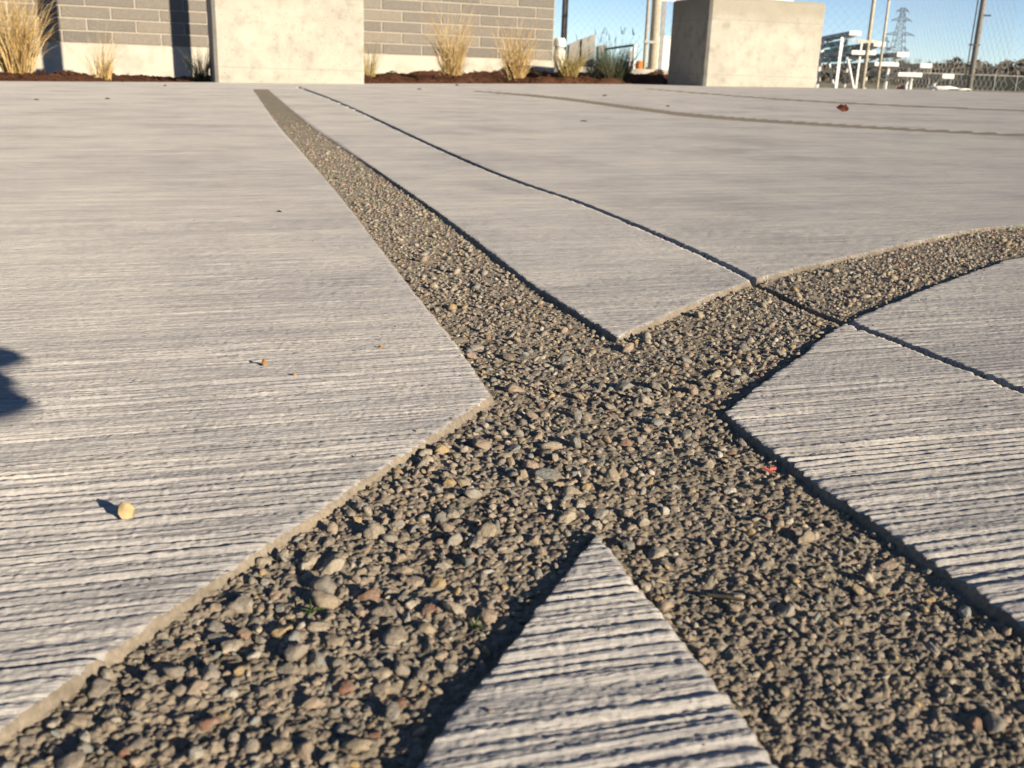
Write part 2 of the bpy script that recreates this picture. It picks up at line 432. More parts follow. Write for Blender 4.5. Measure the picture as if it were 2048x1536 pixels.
d = np.minimum(bbox_sdf(gx, gy, poly_AD), bbox_sdf(gx, gy, poly_CB))
dj, _ = seg_dist(gx, gy, JOINT, False)
rad = np.clip(rng.lognormal(math.log(.00098), .46, gx.shape), .00055, .0034)
inC = sstep(.03, -.03, gx - .13 * (gy - .22) / .2) * sstep(.34, .26, gy); inD = sstep(-.0, .03, gx - .02) * sstep(.33, .27, gy)
rad = rad * (1 + .16 * inC - .30 * inD)
patch = vn(gx / .05, gy / .04, 4)
k = (d < -.0006 - rad * .7) & (dj > rad + .002) & (rng.random(gx.shape) < .80 + .2 * patch)
gx, gy, rad, d = gx[k], gy[k], rad[k], d[k]
k = rng.random(gx.shape) < np.clip(1.25 - .62 * gy, .16, 1)
gx, gy, rad = gx[k], gy[k], rad[k]
# a big stone pushes the small ones out of its place
order = np.argsort(-rad); keep = np.ones(len(rad), bool); cell = {}
for i in order:
    cx, cy = int(gx[i] / .006), int(gy[i] / .006); ok = True
    for ax in (-1, 0, 1):
        for ay in (-1, 0, 1):
            for j in cell.get((cx + ax, cy + ay), ()):
                if (gx[i] - gx[j]) ** 2 + (gy[i] - gy[j]) ** 2 < (.72 * (rad[i] + rad[j])) ** 2: ok = False
    if ok: cell.setdefault((cx, cy), []).append(i)
    else: keep[i] = False
gx, gy, rad = gx[keep], gy[keep], rad[keep]
gz = plane(gx, gy) + bandrelief(gx, gy) * sstep(1.0, .45, gy) - .0023 * (1 - sstep(1.0, .45, gy)) + rad * rng.uniform(-.22, .34, gx.shape)
rot = rng.uniform(0, 2 * math.pi, gx.shape); var = rng.integers(0, 10, gx.shape); tint = rng.random(gx.shape)
tx, ty = rng.normal(0, .3, gx.shape), rng.normal(0, .3, gx.shape)
print('pebbles', len(gx))
vis = rad / np.sqrt(gy ** 2 + H * H) * ((np.abs(gx) < .56 * gy + .02) & (gy > .135))
top = np.argsort(-vis)[:300]; is_top = np.zeros(len(gx), bool); is_top[top] = True
peb_me = []
for i in range(10):
    peb_me.append(np_mesh('pebble', hiV[i], tris=I3f, mat=M_peb_o))
for i in top:
    o = link('pebble', peb_me[var[i]], bands[0]); o.location = (gx[i], gy[i], gz[i]); o.rotation_euler = (tx[i], ty[i], rot[i]); o.scale = (rad[i],) * 3
Vs, Fs, Ts = [], [], []; off = 0
for i in range(10):
    for far in (0, 1):
        s_ = np.where((var == i) & ~is_top & ((gy > .36) == bool(far)))[0]
        if not len(s_): continue
        b, f = (lowV[i], I1f) if far else (midV[i], I2f)
        c, s2 = np.cos(rot[s_])[:, None], np.sin(rot[s_])[:, None]
        x = b[None, :, 0] * c - b[None, :, 1] * s2; y = b[None, :, 0] * s2 + b[None, :, 1] * c; z = np.repeat(b[None, :, 2], len(s_), 0) + tx[s_][:, None] * x + ty[s_][:, None] * y
        v = np.stack([x * rad[s_][:, None] + gx[s_][:, None], y * rad[s_][:, None] + gy[s_][:, None], z * rad[s_][:, None] + gz[s_][:, None]], -1)
        nb = len(b)
        Vs.append(v.reshape(-1, 3)); Ts.append(np.repeat(tint[s_], nb))
        Fs.append((f[None] + (off + np.arange(len(s_)) * nb)[:, None, None]).reshape(-1, 3)); off += len(s_) * nb
po = link('pebbles', np_mesh('pebbles', np.vstack(Vs), tris=np.vstack(Fs), mat=M_peb_s, attrs={'tint': np.concatenate(Ts)}), bands[0])
tag(po, kind='stuff')

# ------------------------------------------------------------------ ground beyond the paving
def simple(name, col, col2, scale, rough=.95, bump=0.0, bscale=30, spec=.1):
    m = mat(name, col, rough, spec=spec); q = N(m); p = q.pos()
    c = q.ramp(q.noise(p, scale, 5, .6), [(.32, col), (.68, col2)])
    q.l(c, q.b.inputs['Base Color'])
    if bump: q.l(q.bump(q.noise(p, bscale, 5, .65), .8, bump), q.b.inputs['Normal'])
    return m
M_dirt = simple('dry_ground', (.17, .15, .10), (.30, .27, .19), 1.3, bump=.02)
gm = MB(); z0 = -.32
gm.add([(-1500, -300, z0), (1500, -300, z0), (1500, 2600, z0), (-1500, 2600, z0)], [(0, 1, 2, 3)])
g = gm.build('ground', M_dirt); tag(g, kind='structure')

# ------------------------------------------------------------------ brick building
W0 = np.array([at(1104, 70, 11.0)[0], 11.0]); WD = np.array([-.9186, -.3952])   # its right corner and the way the wall runs
WYAW = math.atan2(.3952, .9186)
BR_Z = .172; CO = .1016; UN = .4064
bl = empty('brick_building', (W0[0], W0[1], 0), WYAW)
tag(bl, 'grey brick building wall with pale mortar and a cream concrete footing', 'building')
M_brick = mat('grey_brick', (.13, .12, .11), .9, spec=.15); q = N(M_brick); p = q.pos()
oi = q.n('ShaderNodeObjectInfo').outputs['Random']
c = q.ramp(oi, [(0, (.145, .135, .12)), (.4, (.165, .153, .135)), (.75, (.185, .17, .148)), (1, (.21, .19, .16))])
c = q.mix(.6, c, q.ramp(q.noise(p, 60, 5, .7), [(.3, (.62, .62, .62)), (.65, (1.15, 1.12, 1.1))]), 'MULTIPLY')
q.l(c, q.b.inputs['Base Color']); q.l(q.bump(q.noise(p, 150, 4, .7), .7, .003), q.b.inputs['Normal'])
M_mortar = simple('mortar', (.29, .262, .22), (.36, .325, .27), 25, bump=.002, bscale=200)
M_foot = mat('footing_concrete', (.5, .47, .4), .95, spec=.1); q = N(M_foot); p = q.pos()
c = q.ramp(q.noise(p, 5, 5, .6), [(.3, (.31, .29, .25)), (.5, (.40, .375, .32)), (.7, (.45, .42, .36))])
q.l(c, q.b.inputs['Base Color']); q.l(q.bump(q.noise(p, 60, 4, .7), .5, .004), q.b.inputs['Normal'])
NR = 12; LEN = 9.2
mb = MB(); mb.box((-LEN / 2, .058, 1.45), (LEN, .20, 2.57)); mb.build('mortar', M_mortar, bl)     # behind the bricks
mb = MB(); mb.box((-.10 - .02, 2.2, 1.45), (.2, 4.0, 2.57)); mb.build('side_wall', M_mortar, bl)
mb = MB(); mb.box((-LEN / 2 + .01, .10, BR_Z - .4 - .004), (LEN + .02, .30, .8)); o = mb.build('footing', M_foot, bl); bevel(o, .008)
bmes = []
for k in range(5):
    r_ = random.Random(k); mb = MB()
    l, h = UN - .011, CO - .011
    j = lambda a: r_.uniform(-a, a)
    f0 = [(-l / 2 + j(.001), -.055, -h / 2 + j(.001)), (l / 2 + j(.001), -.055, -h / 2 + j(.001)), (l / 2 + j(.001), -.055, h / 2 + j(.001)), (-l / 2 + j(.001), -.055, h / 2 + j(.001))]
    e = .004
    f1 = [(x + (e if x < 0 else -e), -.060 + j(.0006), z + (e if z < 0 else -e)) for x, y, z in f0]
    bk = [(x, .0, z) for x, y, z in f0]
    mb.add(f0 + f1 + bk, [(4, 5, 6, 7), (0, 1, 5, 4), (1, 2, 6, 5), (2, 3, 7, 6), (3, 0, 4, 7), (8, 9, 1, 0), (9, 10, 2, 1), (10, 11, 3, 2), (11, 8, 0, 3)])
    bmes.append(mb.mesh('brick', M_brick))
for rI in range(NR):
    x = -.004; first = rI % 2 == 0
    z = BR_Z + CO * (rI + .5)
    while x > -LEN + .1:
        wd = UN / 2 if first else UN
        o = link('brick', bmes[random.randrange(5)], bl); o.location = (x - wd / 2, 0.012 - random.uniform(0, .002), z)
        if first: o.scale = ((wd - .011) / (UN - .011), 1, 1)
        first = False; x -= wd
mb = MB()                            # rows above what the photograph reaches
for rI in range(NR, 25):
    x = -.004 - (UN / 2 if rI % 2 == 0 else 0)
    while x > -LEN + .4: mb.box((x - UN / 2, -.0215, BR_Z + CO * (rI + .5)), (UN - .011, .05, CO - .011)); x -= UN
o = mb.build('upper_bricks', M_brick, bl); tag(o, kind='stuff')
def wallpt(s_, out=0):              # a point along the wall, 'out' metres in front of it
    return np.array([W0[0] + WD[0] * s_ + .3952 * out, W0[1] + WD[1] * s_ - .9186 * out])
def ywall(a):                        # depth at which a view line meets the wall
    n = np.array([.3952, -.9186]); return float(n @ W0 / (n @ np.array([a, 1.0])))

# ------------------------------------------------------------------ mulch bed
M_mulch = mat('mulch', (.10, .045, .025), .95, spec=.1); q = N(M_mulch); p = q.pos()
c = q.ramp(q.noise(p, 90, 5, .75), [(.28, (.03, .014, .009)), (.48, (.095, .042, .024)), (.66, (.17, .08, .046)), (.8, (.28, .16, .10))])
q.l(c, q.b.inputs['Base Color']); q.l(q.bump(q.noise(p, 120, 4, .7), 1.0, .02), q.b.inputs['Normal'])
aa = np.linspace(-.85, .172, 330); tb = np.linspace(0, 1, 60)
AA, TB = np.meshgrid(aa, tb)
Ye = yedge(AA) - .05; Yw = np.array([ywall(a) for a in aa])[None, :] + .12
Yw = np.where(AA > .04, np.minimum(Yw, 10.9), Yw)
YY = Ye + (Yw - Ye) * TB; XX = AA * YY
def mulch_z(x, y, t, a):
    right = sstep(-.30, -.12, a)
    m_ = .035 * vn(x / .55, y / .4, 0) + .022 * vn(x / .2, y / .16, 1) + .016 * vn(x / .07, y / .06, 2) + .008 * vn(x / .03, y / .03, 3)
    berm = .022 * sstep(0, .05, t) * sstep(.35, .08, t)
    hollow = -.05 * (1 - right) * sstep(.05, .45, t) * sstep(-.62, -.47, a)
    hollow = .6 * hollow - .034 * np.exp(-((a + .335) / .055) ** 2) * sstep(0, .05, t) * sstep(.5, .2, t)
    return plane(x, y) - .030 + berm + hollow + (.028 + m_) * sstep(0, .06, t) + .035 * right * sstep(.2, 1, t) + .035 * sstep(-.10, .0, a) * sstep(.3, .9, t)
ZZ = mulch_z(XX, YY, TB, AA)
ix = np.arange(AA.size).reshape(AA.shape)
qq = np.stack([ix[:-1, :-1], ix[:-1, 1:], ix[1:, 1:], ix[1:, :-1]], -1).reshape(-1, 4)
o = link('mulch_bed', np_mesh('mulch_bed', np.stack([XX, YY, ZZ], -1).reshape(-1, 3), qq, mat=M_mulch)); tag(o, kind='structure')
def bed(x, y):
    a = x / y; e = float(yedge(a)) - .05; w_ = ywall(a) + .12
    if a > .04: w_ = min(w_, 10.9)
    t = min(max((y - e) / (w_ - e), 0), 1)
    return float(mulch_z(np.array([x]), np.array([y]), np.array([t]), np.array([a]))[0])
mb = MB()
for i in range(5200):
    a = random.uniform(-.6, .165); t = random.random() ** 1.5; e = float(yedge(a)) - .02; w_ = min(ywall(a), 10.9 if a > .04 else 99)
    y = e + (w_ - e) * t; x = a * y
    T = Matrix.Rotation(random.uniform(-.7, .7), 3, 'X') @ Matrix.Rotation(random.uniform(-.5, .5), 3, 'Y')
    mb.box((x, y, bed(x, y) + .004), (random.uniform(.012, .05), random.uniform(.005, .014), random.uniform(.003, .007)), random.uniform(0, 3.1), T)
o = mb.build('mulch_chips', M_mulch); tag(o, kind='stuff')

# ------------------------------------------------------------------ concrete blocks
def block_mat(name, warm):
    m = mat(name, (.5, .46, .38), .9, spec=.15); q = N(m)
    tc = q.n('ShaderNodeTexCoord').outputs['Object']
    mp = q.n('ShaderNodeMapping'); q.l(tc, mp.inputs['Vector']); mp.inputs['Location'].default_value = (warm * 3.1, 0, warm)
    v = mp.outputs[0]
    big = q.noise(v, 2.3, 6, .62); mid = q.noise(v, 11, 5, .65); fine = q.noise(v, 120, 4, .7)
    c = q.ramp(big, [(.32, (.25, .235, .19)), (.43, (.345, .325, .27)), (.55, (.40, .375, .315)), (.72, (.44, .415, .355))])
    c = q.mix(.42, c, q.ramp(mid, [(.36, (.19, .185, .16)), (.47, (.335, .32, .28)), (.7, (.42, .40, .35))]))
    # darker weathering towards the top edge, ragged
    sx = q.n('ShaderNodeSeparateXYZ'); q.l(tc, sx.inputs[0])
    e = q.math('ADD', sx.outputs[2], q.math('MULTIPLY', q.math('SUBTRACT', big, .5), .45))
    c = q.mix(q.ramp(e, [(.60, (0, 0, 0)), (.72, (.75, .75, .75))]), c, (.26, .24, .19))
    c = q.mix(q.ramp(q.noise(v, 46, 3, .6), [(.66, (0, 0, 0)), (.74, (.6, .6, .6))]), c, (.19, .18, .16))
    seam = q.math('ABSOLUTE', q.math('SUBTRACT', q.math('FRACT', q.math('MULTIPLY', q.math('ADD', sx.outputs[2], q.math('MULTIPLY', mid, .006)), 2.3)), .5))
    c = q.mix(q.ramp(seam, [(.0, (.45, .45, .45)), (.012, (0, 0, 0))]), c, (.20, .19, .16))
    c = q.mix(.5, c, q.ramp(fine, [(.28, (.7, .7, .7)), (.6, (1, 1, 1))]), 'MULTIPLY')
    q.l(c, q.b.inputs['Base Color'])
    vo = q.n('ShaderNodeTexVoronoi'); vo.inputs['Scale'].default_value = 26; q.l(v, vo.inputs['Vector'])
    hole = q.ramp(vo.outputs['Distance'], [(.05, (0, 0, 0)), (.13, (1, 1, 1))])
    c = q.mix(q.ramp(vo.outputs['Distance'], [(.06, (.7, .7, .7)), (.11, (0, 0, 0))]), c, (.13, .12, .10)); q.l(c, q.b.inputs['Base Color'])
    b = q.bump(hole, .5, .006); b = q.bump(q.noise(v, 70, 5, .65), .45, .004, b); q.l(b, q.b.inputs['Normal'])
    return m
def block(x, y, yaw, wd, dp, hh, lab, warm, sink=.12):
    import bmesh
    zb_ = plane(x, y) - sink
    me = bpy.data.meshes.new('concrete_block'); bm = bmesh.new()
    bmesh.ops.create_cube(bm, size=1)
    for v in bm.verts:
        v.co = Vector(((v.co.x + .5) * wd, (v.co.y + .5) * dp, (v.co.z + .5) * (hh - zb_)))
    bmesh.ops.bevel(bm, geom=[e for e in bm.edges], offset=.021, segments=1, profile=.5, affect='EDGES')
    bmesh.ops.subdivide_edges(bm, edges=[e for e in bm.edges if e.calc_length() > .3], cuts=24, use_grid_fill=True)
    from mathutils import noise as mn
    for v in bm.verts:
        v.co += .0035 * Vector((mn.noise(v.co * 7), mn.noise(v.co * 7 + Vector((9, 0, 0))), mn.noise(v.co * 7 + Vector((0, 9, 0)))))
    bm.to_mesh(me); bm.free(); me.materials.append(block_mat('cast_concrete', warm))
    o = link('concrete_block', me); o.location = (x, y, zb_); o.rotation_euler = (0, 0, yaw)
    tag(o, lab, 'concrete block', 'cast concrete blocks at the edge of the paving'); return o
bx, by = .5 * (432 - 1024) / 1000, 6.5
bx = at(431, 160, 6.5)[0]
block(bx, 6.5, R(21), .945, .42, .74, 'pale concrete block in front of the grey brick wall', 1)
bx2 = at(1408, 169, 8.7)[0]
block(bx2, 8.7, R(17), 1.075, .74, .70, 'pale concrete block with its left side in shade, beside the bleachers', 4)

# sign posts standing behind the left block (their shadows fall on the brick wall)
M_steel = mat('dark_steel', (.10, .10, .10), .5, .6)
def sign_post(x, y, lab, arm):
    e = empty('sign_post', (x, y, bed(x, y) - .05)); tag(e, lab, 'post', 'sign posts behind the pale block')
    mb = MB(); mb.box((0, 0, 1.0), (.115, .115, 2.0), .4); mb.build('post', M_steel, e)
    mb = MB(); mb.box((0, 0, 2.1), (.7, .03, .5), .4); mb.build('sign_panel', M_steel, e)
    if arm: mb = MB(); mb.box((0.02, -.02, arm), (.30, .035, .06), .35); mb.build('bracket', M_steel, e)
sign_post(-1.965, 7.1, 'dark square sign post with a low bracket, behind the left block', .87)
sign_post(-2.02, 8.5, 'dark square sign post behind the left block, nearest the wall', 0)

# ------------------------------------------------------------------ grasses
M_gold = mat('dry_grass', (.42, .29, .11), .7, spec=.2); q = N(M_gold)
q.l(q.ramp(q.attr('tint'), [(0, (.28, .18, .06)), (.35, (.45, .30, .11)), (.7, (.56, .41, .19)), (1, (.64, .52, .30))]), q.b.inputs['Base Color'])
M_green = mat('blue_green_grass', (.10, .14, .10), .7, spec=.2); q = N(M_green)
q.l(q.ramp(q.attr('tint'), [(0, (.03, .05, .035)), (.4, (.07, .11, .085)), (.75, (.12, .17, .14)), (1, (.20, .22, .15))]), q.b.inputs['Base Color'])
M_olive = mat('olive_grass', (.2, .18, .06), .7, spec=.2); q = N(M_olive)
q.l(q.ramp(q.attr('tint'), [(0, (.09, .09, .03)), (.4, (.26, .20, .06)), (.75, (.42, .31, .10)), (1, (.55, .42, .18))]), q.b.inputs['Base Color'])
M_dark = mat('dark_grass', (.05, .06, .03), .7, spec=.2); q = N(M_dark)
q.l(q.ramp(q.attr('tint'), [(0, (.02, .024, .014)), (.5, (.06, .065, .03)), (1, (.22, .20, .11))]), q.b.inputs['Base Color'])  # block shade over the low tufts is put into this colour
M_seed = mat('seed_heads', (.09, .10, .10), .9)
def blades(n, hgt, spread, lean, r0=.0022, seed=0, curl=.5):
    r_ = np.random.default_rng(seed); V_, F_, T_ = [], [], []; tips = []
    for i in range(n):
        az = r_.uniform(0, 6.28); rr = spread * math.sqrt(r_.random()); bx_, by_ = rr * math.cos(az), rr * math.sin(az)
        az2 = az + r_.normal(0, .5); ln = lean * abs(r_.normal(.6, .5)); L = hgt * np.clip(r_.normal(.78, .2), .25, 1.15)
        k = 6; ring = []; t_ = r_.random()
        w_ = r0 * r_.uniform(.7, 1.35); cu = r_.uniform(0, curl)
        kx, ky = r_.normal(0, .03, 2)
        for s_ in range(k):
            f = s_ / (k - 1); out = ln * f * L + cu * f ** 3 * L * .6
            c_ = np.array([bx_ + math.cos(az2) * out + kx * L * math.sin(3 * f), by_ + math.sin(az2) * out + ky * L * math.sin(3 * f), L * (f - .35 * (ln * f + cu * f ** 3) ** 2)])
            rad_ = w_ * (1 - .85 * f)
            ring.append([c_ + rad_ * np.array([math.cos(q_), math.sin(q_), 0]) for q_ in (az, az + 2.1, az + 4.2)])
        b0 = len(V_)
        for g_ in ring: V_ += g_; T_ += [t_] * 3
        for s_ in range(k - 1):
            for j in range(3): F_.append((b0 + s_ * 3 + j, b0 + s_ * 3 + (j + 1) % 3, b0 + s_ * 3 + 3 + (j + 1) % 3, b0 + s_ * 3 + 3 + j))
        tips.append(ring[-1][0])
    return V_, F_, T_, tips
def grass(px, py, Y, n, hgt, spread, lean, m, lab, seed, r0=.0022, seeds=0, group='ornamental grasses in the mulch bed', curl=.95, short=None):
    x, y, _ = at(px, py, Y); z = bed(x, y) - .01 if x / y < .17 else plane(x, y)
    e = empty('ornamental_grass', (x, y, z)); tag(e, lab, 'grass', group)
    v, f, t, tips = blades(n, hgt, spread, lean, r0, seed, .35 if seeds else curl)
    o = link('blades', np_mesh('blades', v, f, mat=m, smooth=False, attrs={'tint': t}), e)
    if short:
        v, f, t, _ = blades(short[0], short[1], spread * 1.1, lean * 1.3, r0, seed + 50, curl)
        link('short_blades', np_mesh('short_blades', v, f, mat=short[2] if len(short) > 2 else m, smooth=False, attrs={'tint': t}), e)
    if seeds:
        mb = MB()
        for tp in sorted(tips, key=lambda q_: -q_[2])[:seeds]:
            d = Vector((random.uniform(-.5, .5), random.uniform(-.5, .5), 1)).normalized() * .05
            mb.tube([Vector(tp) - d * .3, Vector(tp) + d * .3, Vector(tp) + d], .004, 5, .0015)
        mb.build('seed_heads', M_seed, e)
grass(38, 150, 6.15, 360, .60, .07, .25, M_gold, 'large dense clump of golden dry grass at the left edge of the bed', 1, .0026, short=(240, .36))
grass(205, 152, 6.4, 75, .33, .05, .35, M_gold, 'thin golden grass tuft between the two post shadows on the wall', 2, .002, short=(40, .16))
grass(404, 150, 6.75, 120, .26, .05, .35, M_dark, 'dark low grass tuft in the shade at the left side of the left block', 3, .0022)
grass(738, 152, 8.2, 70, .42, .035, .16, M_olive, 'narrow golden grass tuft standing against the right side of the left block', 4, .0022)
grass(903, 148, 8.9, 220, .68, .06, .22, M_gold, 'tall golden dry grass clump in the middle of the bed before the brick wall', 5, .0026, short=(150, .3))
grass(1030, 158, 8.7, 200, .52, .055, .36, M_gold, 'spreading golden dry grass clump near the right corner of the brick wall', 6, .0026, short=(150, .28))
grass(1135, 154, 9.2, 230, .36, .07, .42, M_olive, 'olive yellow grass clump in front of the white bollard', 7, .0026)
grass(1228, 158, 9.4, 340, .37, .11, .40, M_green, 'blue green grass clump with dark seed heads left of the right block', 8, .0026, seeds=9, short=(520, .27, M_dark))
grass(1188, 150, 9.9, 110, .36, .06, .4, M_green, 'small grey green grass clump behind the olive clump', 9, .0024, seeds=6)
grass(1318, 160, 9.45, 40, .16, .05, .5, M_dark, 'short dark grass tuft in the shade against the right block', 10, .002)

# ------------------------------------------------------------------ things past the bed
M_white = simple('white_paint', (.74, .74, .72), (.82, .81, .78), 3, rough=.55, spec=.4)
M_galv = simple('galvanised_steel', (.30, .30, .29), (.42, .41, .39), 30, rough=.45, spec=.5)
M_postg = simple('post_steel', (.14, .135, .125), (.24, .23, .21), 60, rough=.5, spec=.4)
M_tan = simple('weathered_pipe', (.42, .38, .30), (.55, .50, .40), 20, rough=.6)
M_black = simple('black_pipe', (.03, .032, .036), (.06, .06, .065), 20, rough=.5)
M_greyp = simple('grey_cladding', (.22, .22, .215), (.30, .295, .28), 2, rough=.7)
M_teal = simple('teal_panel', (.05, .14, .125), (.08, .19, .17), 4, rough=.5)
M_alum = simple('aluminium', (.60, .60, .58), (.74, .74, .72), 10, rough=.4, spec=.5)
M_shade = simple('shaded_plank', (.20, .20, .19), (.28, .28, .265), 12, rough=.5)  # underside shade of the planks is put into this dark colour
x, y, _ = at(1117, 140, 12); zt = at(1117, 76, 12)[2]
e = empty('bollard', (x, y, z0)); tag(e, 'white round bollard with a ringed cap at the corner of the brick wall', 'bollard')
hB = zt - z0; rB = .066
MB().lathe((0, 0, 0), [(rB, 0), (rB, hB - .13)]).build('shaft', M_white, e, True)
MB().lathe((0, 0, 0), [(rB * .82, hB - .13), (rB * .82, hB - .09)]).build('lamp_ring', M_galv, e, True)
MB().lathe((0, 0, 0), [(rB * 1.08, hB - .09), (rB * 1.08, hB - .03), (rB * .8, hB)]).build('cap', M_white, e, True)
# grey equipment shed of two sloping-topped panels
e = empty('grey_shed', (at(1165, 130, 18)[0], 18, z0)); tag(e, 'low grey shed with a sloping top edge behind the grasses', 'shed')
ox = at(1165, 130, 18)[0]
def slab_panel(p0, p1, ytop0, ytop1, Y, dep, m, nm):
    a = at(p0, ytop0, Y); b = at(p1, ytop1, Y); mb = MB()
    v = [(a[0] - ox, -dep * 0, 0), (b[0] - ox, 0, 0), (b[0] - ox, 0, b[2] - z0), (a[0] - ox, 0, a[2] - z0)]
    mb.add(v + [(q_[0], q_[1] + dep, q_[2]) for q_ in v], [(0, 1, 2, 3), (5, 4, 7, 6), (3, 2, 6, 7), (1, 5, 6, 2), (4, 0, 3, 7), (0, 4, 5, 1)])
    mb.build(nm, m, e)
slab_panel(1139, 1160, 88, 78, 18, 1.0, M_greyp, 'wall_panel'); slab_panel(1165, 1192, 77, 67, 17.9, 1.0, M_greyp, 'wall_panel')
slab_panel(1196, 1212, 92, 90, 18.2, .6, M_greyp, 'end_panel')
# white tubular goal frame
e = empty('goal_frame', (at(1264, 150, 11.5)[0], 11.5, z0)); tag(e, 'small white tubular frame standing left of the tall steel pole', 'frame')
ox = e.location.x
def P_(px, py, Y): a = at(px, py, Y); return (a[0] - ox, a[1] - 11.5, a[2] - z0)
MB().tube([P_(1259, 98, 11.5)[:2] + (0,), P_(1261, 98, 11.5)], .016, 8).build('upright', M_white, e)
MB().tube([P_(1268, 89, 11.3)[:2] + (0,), P_(1270, 89, 11.3)], .018, 8).build('upright', M_white, e)
MB().tube([P_(1212, 98, 12.0), P_(1270, 90, 11.3)], .012, 8).build('crossbar', M_teal, e)
MB().tube([P_(1213, 98, 12.0)[:2] + (0,), P_(1212, 98, 12.0)], .012, 8).build('upright', M_teal, e)
# tall pole
xb, yb, _ = at(1304, 140, 12.6)
e = empty('light_pole', (xb, yb, z0)); tag(e, 'tall thick steel pole with flaking paint on a concrete foot, left of the right block', 'pole')
MB().tube([(0, 0, 0), (0, 0, 6)], .056, 14).build('shaft', M_tan, e, True)
MB().tube([(-.10, -.02, .3), (-.10, -.02, 5.5)], .02, 8).build('conduit', M_tan, e, True)
MB().lathe((0, 0, 0), [(.26, 0), (.26, .30), (.2, .34)], 18).build('concrete_foot', M_foot, e, True)
mb = MB()
for zz in (.75, 1.6): mb.box((-.05, -.02, zz), (.14, .09, .03))
mb.build('clamps', M_galv, e)
# white cabinet
xb, yb, _ = at(1326, 130, 17)
e = empty('white_cabinet', (xb, yb, z0)); tag(e, 'white upright cabinet seen between the steel pole and the right block', 'cabinet')
hh = at(1326, 76, 17)[2] - z0
MB().box((0, 0, hh / 2), (.26, .3, hh)).build('body', M_white, e); MB().box((0, 0, hh + .012), (.30, .34, .02)).build('lid', M_white, e)
# low kerb and a long white rail
xk, yk, zk = at(1290, 148, 11.0)
o = MB().box((0, 0, 0), (.62, .16, .16)).build('kerb_stone', M_foot); bevel(o, .012); o.location = (xk, yk, zk - .03); o.rotation_euler = (0, 0, .1); tag(o, 'pale concrete kerb stone lying at the foot of the steel pole', 'kerb')
o = MB().box((0, 0, 0), (.40, .16, .2)).build('kerb_stone', M_foot); bevel(o, .012); a_ = at(1180, 143, 11.6); o.location = (a_[0], a_[1], a_[2] - .05); o.rotation_euler = (0, 0, -.1); tag(o, 'pale concrete kerb stone behind the olive grass clump', 'kerb')
e = empty('white_barrier', (at(1440, 0, 13.6)[0], 13.6, z0)); ox = e.location.x
tag(e, 'white barrier rail just above the top of the right block', 'barrier')
zr = at(1440, -3, 13.6)[2] - z0
o = MB().box((.05, 0, zr), (1.75, .05, .11)).build('rail', M_white, e); o = MB().box((.42, -.04, zr - .04), (.34, .03, .10)).build('plate', M_white, e)
MB().box((-.70, 0, zr / 2), (.05, .045, zr)).build('leg', M_galv, e); MB().box((.8, 0, zr / 2), (.05, .045, zr)).build('leg', M_galv, e)
a_ = at(1281, 131, 15)
e = empty('traffic_barrel', (a_[0], 15, z0)); tag(e, 'small orange barrel seen low between the white frame and the steel pole', 'barrel')
M_org = simple('orange_plastic', (.55, .16, .03), (.66, .22, .05), 6, rough=.5)
hb_ = at(1281, 122, 15)[2] - z0
MB().lathe((0, 0, 0), [(.085, 0), (.07, hb_ - .04), (.05, hb_)], 14).build('body', M_org, e, True); MB().lathe((0, 0, 0), [(.11, 0), (.11, .05)], 14).build('base', M_black, e)

# ------------------------------------------------------------------ chain link fence
f1, f2, f3, f4 = (.15, 14.6), (4.14, 12.0), (4.07, 8.78), (7.4, 7.3)
e = empty('chain_link_fence', (f1[0], f1[1], z0)); tag(e, 'tall galvanised chain link fence running from the brick wall to the right edge', 'fence')
FH = 2.5
def mesh_run(a, b, ztop=2.5, zbot=.05):
    a, b = np.array(a), np.array(b); L = np.linalg.norm(b - a); d = (b - a) / L; st = .052
    nW = int(L / (st)); nz = int((ztop - zbot) / st); V_, F_ = [], []; r_ = .0013
    off = a - np.array(f1)
    for i in range(nW):
        for k in range(nz + 1):
            u = i * st + (st if (k + i) % 2 else 0); o_ = .004 if (k + i) % 2 else -.004
            p = np.array([off[0] + d[0] * u - d[1] * o_, off[1] + d[1] * u + d[0] * o_, zbot + k * st])
            V_ += [p + np.array([d[0] * r_, d[1] * r_, 0]), p + np.array([-d[0] * r_, -d[1] * r_, 0]), p + np.array([-d[1] * r_ * 1.6, d[0] * r_ * 1.6, 0])]
            if k:
                n = len(V_) - 6
                for j in range(3): F_.append((n + j, n + (j + 1) % 3, n + 3 + (j + 1) % 3, n + 3 + j))
    o = link('wire_mesh', np_mesh('wire_mesh', V_, F_, mat=M_galv, smooth=False), e); return o
for a, b in ((f1, f2), (f2, f3), (f3, f4)): mesh_run(a, b)
def fpost(px, Y, r_, m, name='fence_post', h_=2.6):
    a = at(px, 160, Y); MB().tube([(a[0] - f1[0], Y - f1[1], 0), (a[0] - f1[0], Y - f1[1], h_)], r_, 10).build(name, m, e, True); return a
fpost(1122, 14.0, .03, M_black); fpost(1128, 14.02, .012, M_black, 'tension_bar')
a = fpost(1727, 12.0, .022, M_tan); fpost(1756, 11.9, .014, M_tan, 'gate_post')
p4 = fpost(1941, 8.78, .023, M_postg)
x4 = p4[0] - f1[0]
MB().tube([(x4 - .045, 8.78 - f1[1], .25), (x4 - .045, 8.78 - f1[1], 2.5)], .005, 6).build('tension_bar', M_black, e)
for zz in (.48, .72, .95, 1.2): MB().box((x4 + (.03 if int(zz * 100) % 2 else -.02), 8.77 - f1[1], zz), (.085, .02, .012)).build('fence_clamp', M_black, e)
MB().box((at(1754, 0, 11.9)[0] - f1[0] - .05, 11.9 - f1[1], .82), (.22, .02, .03)).build('hinge', M_tan, e)
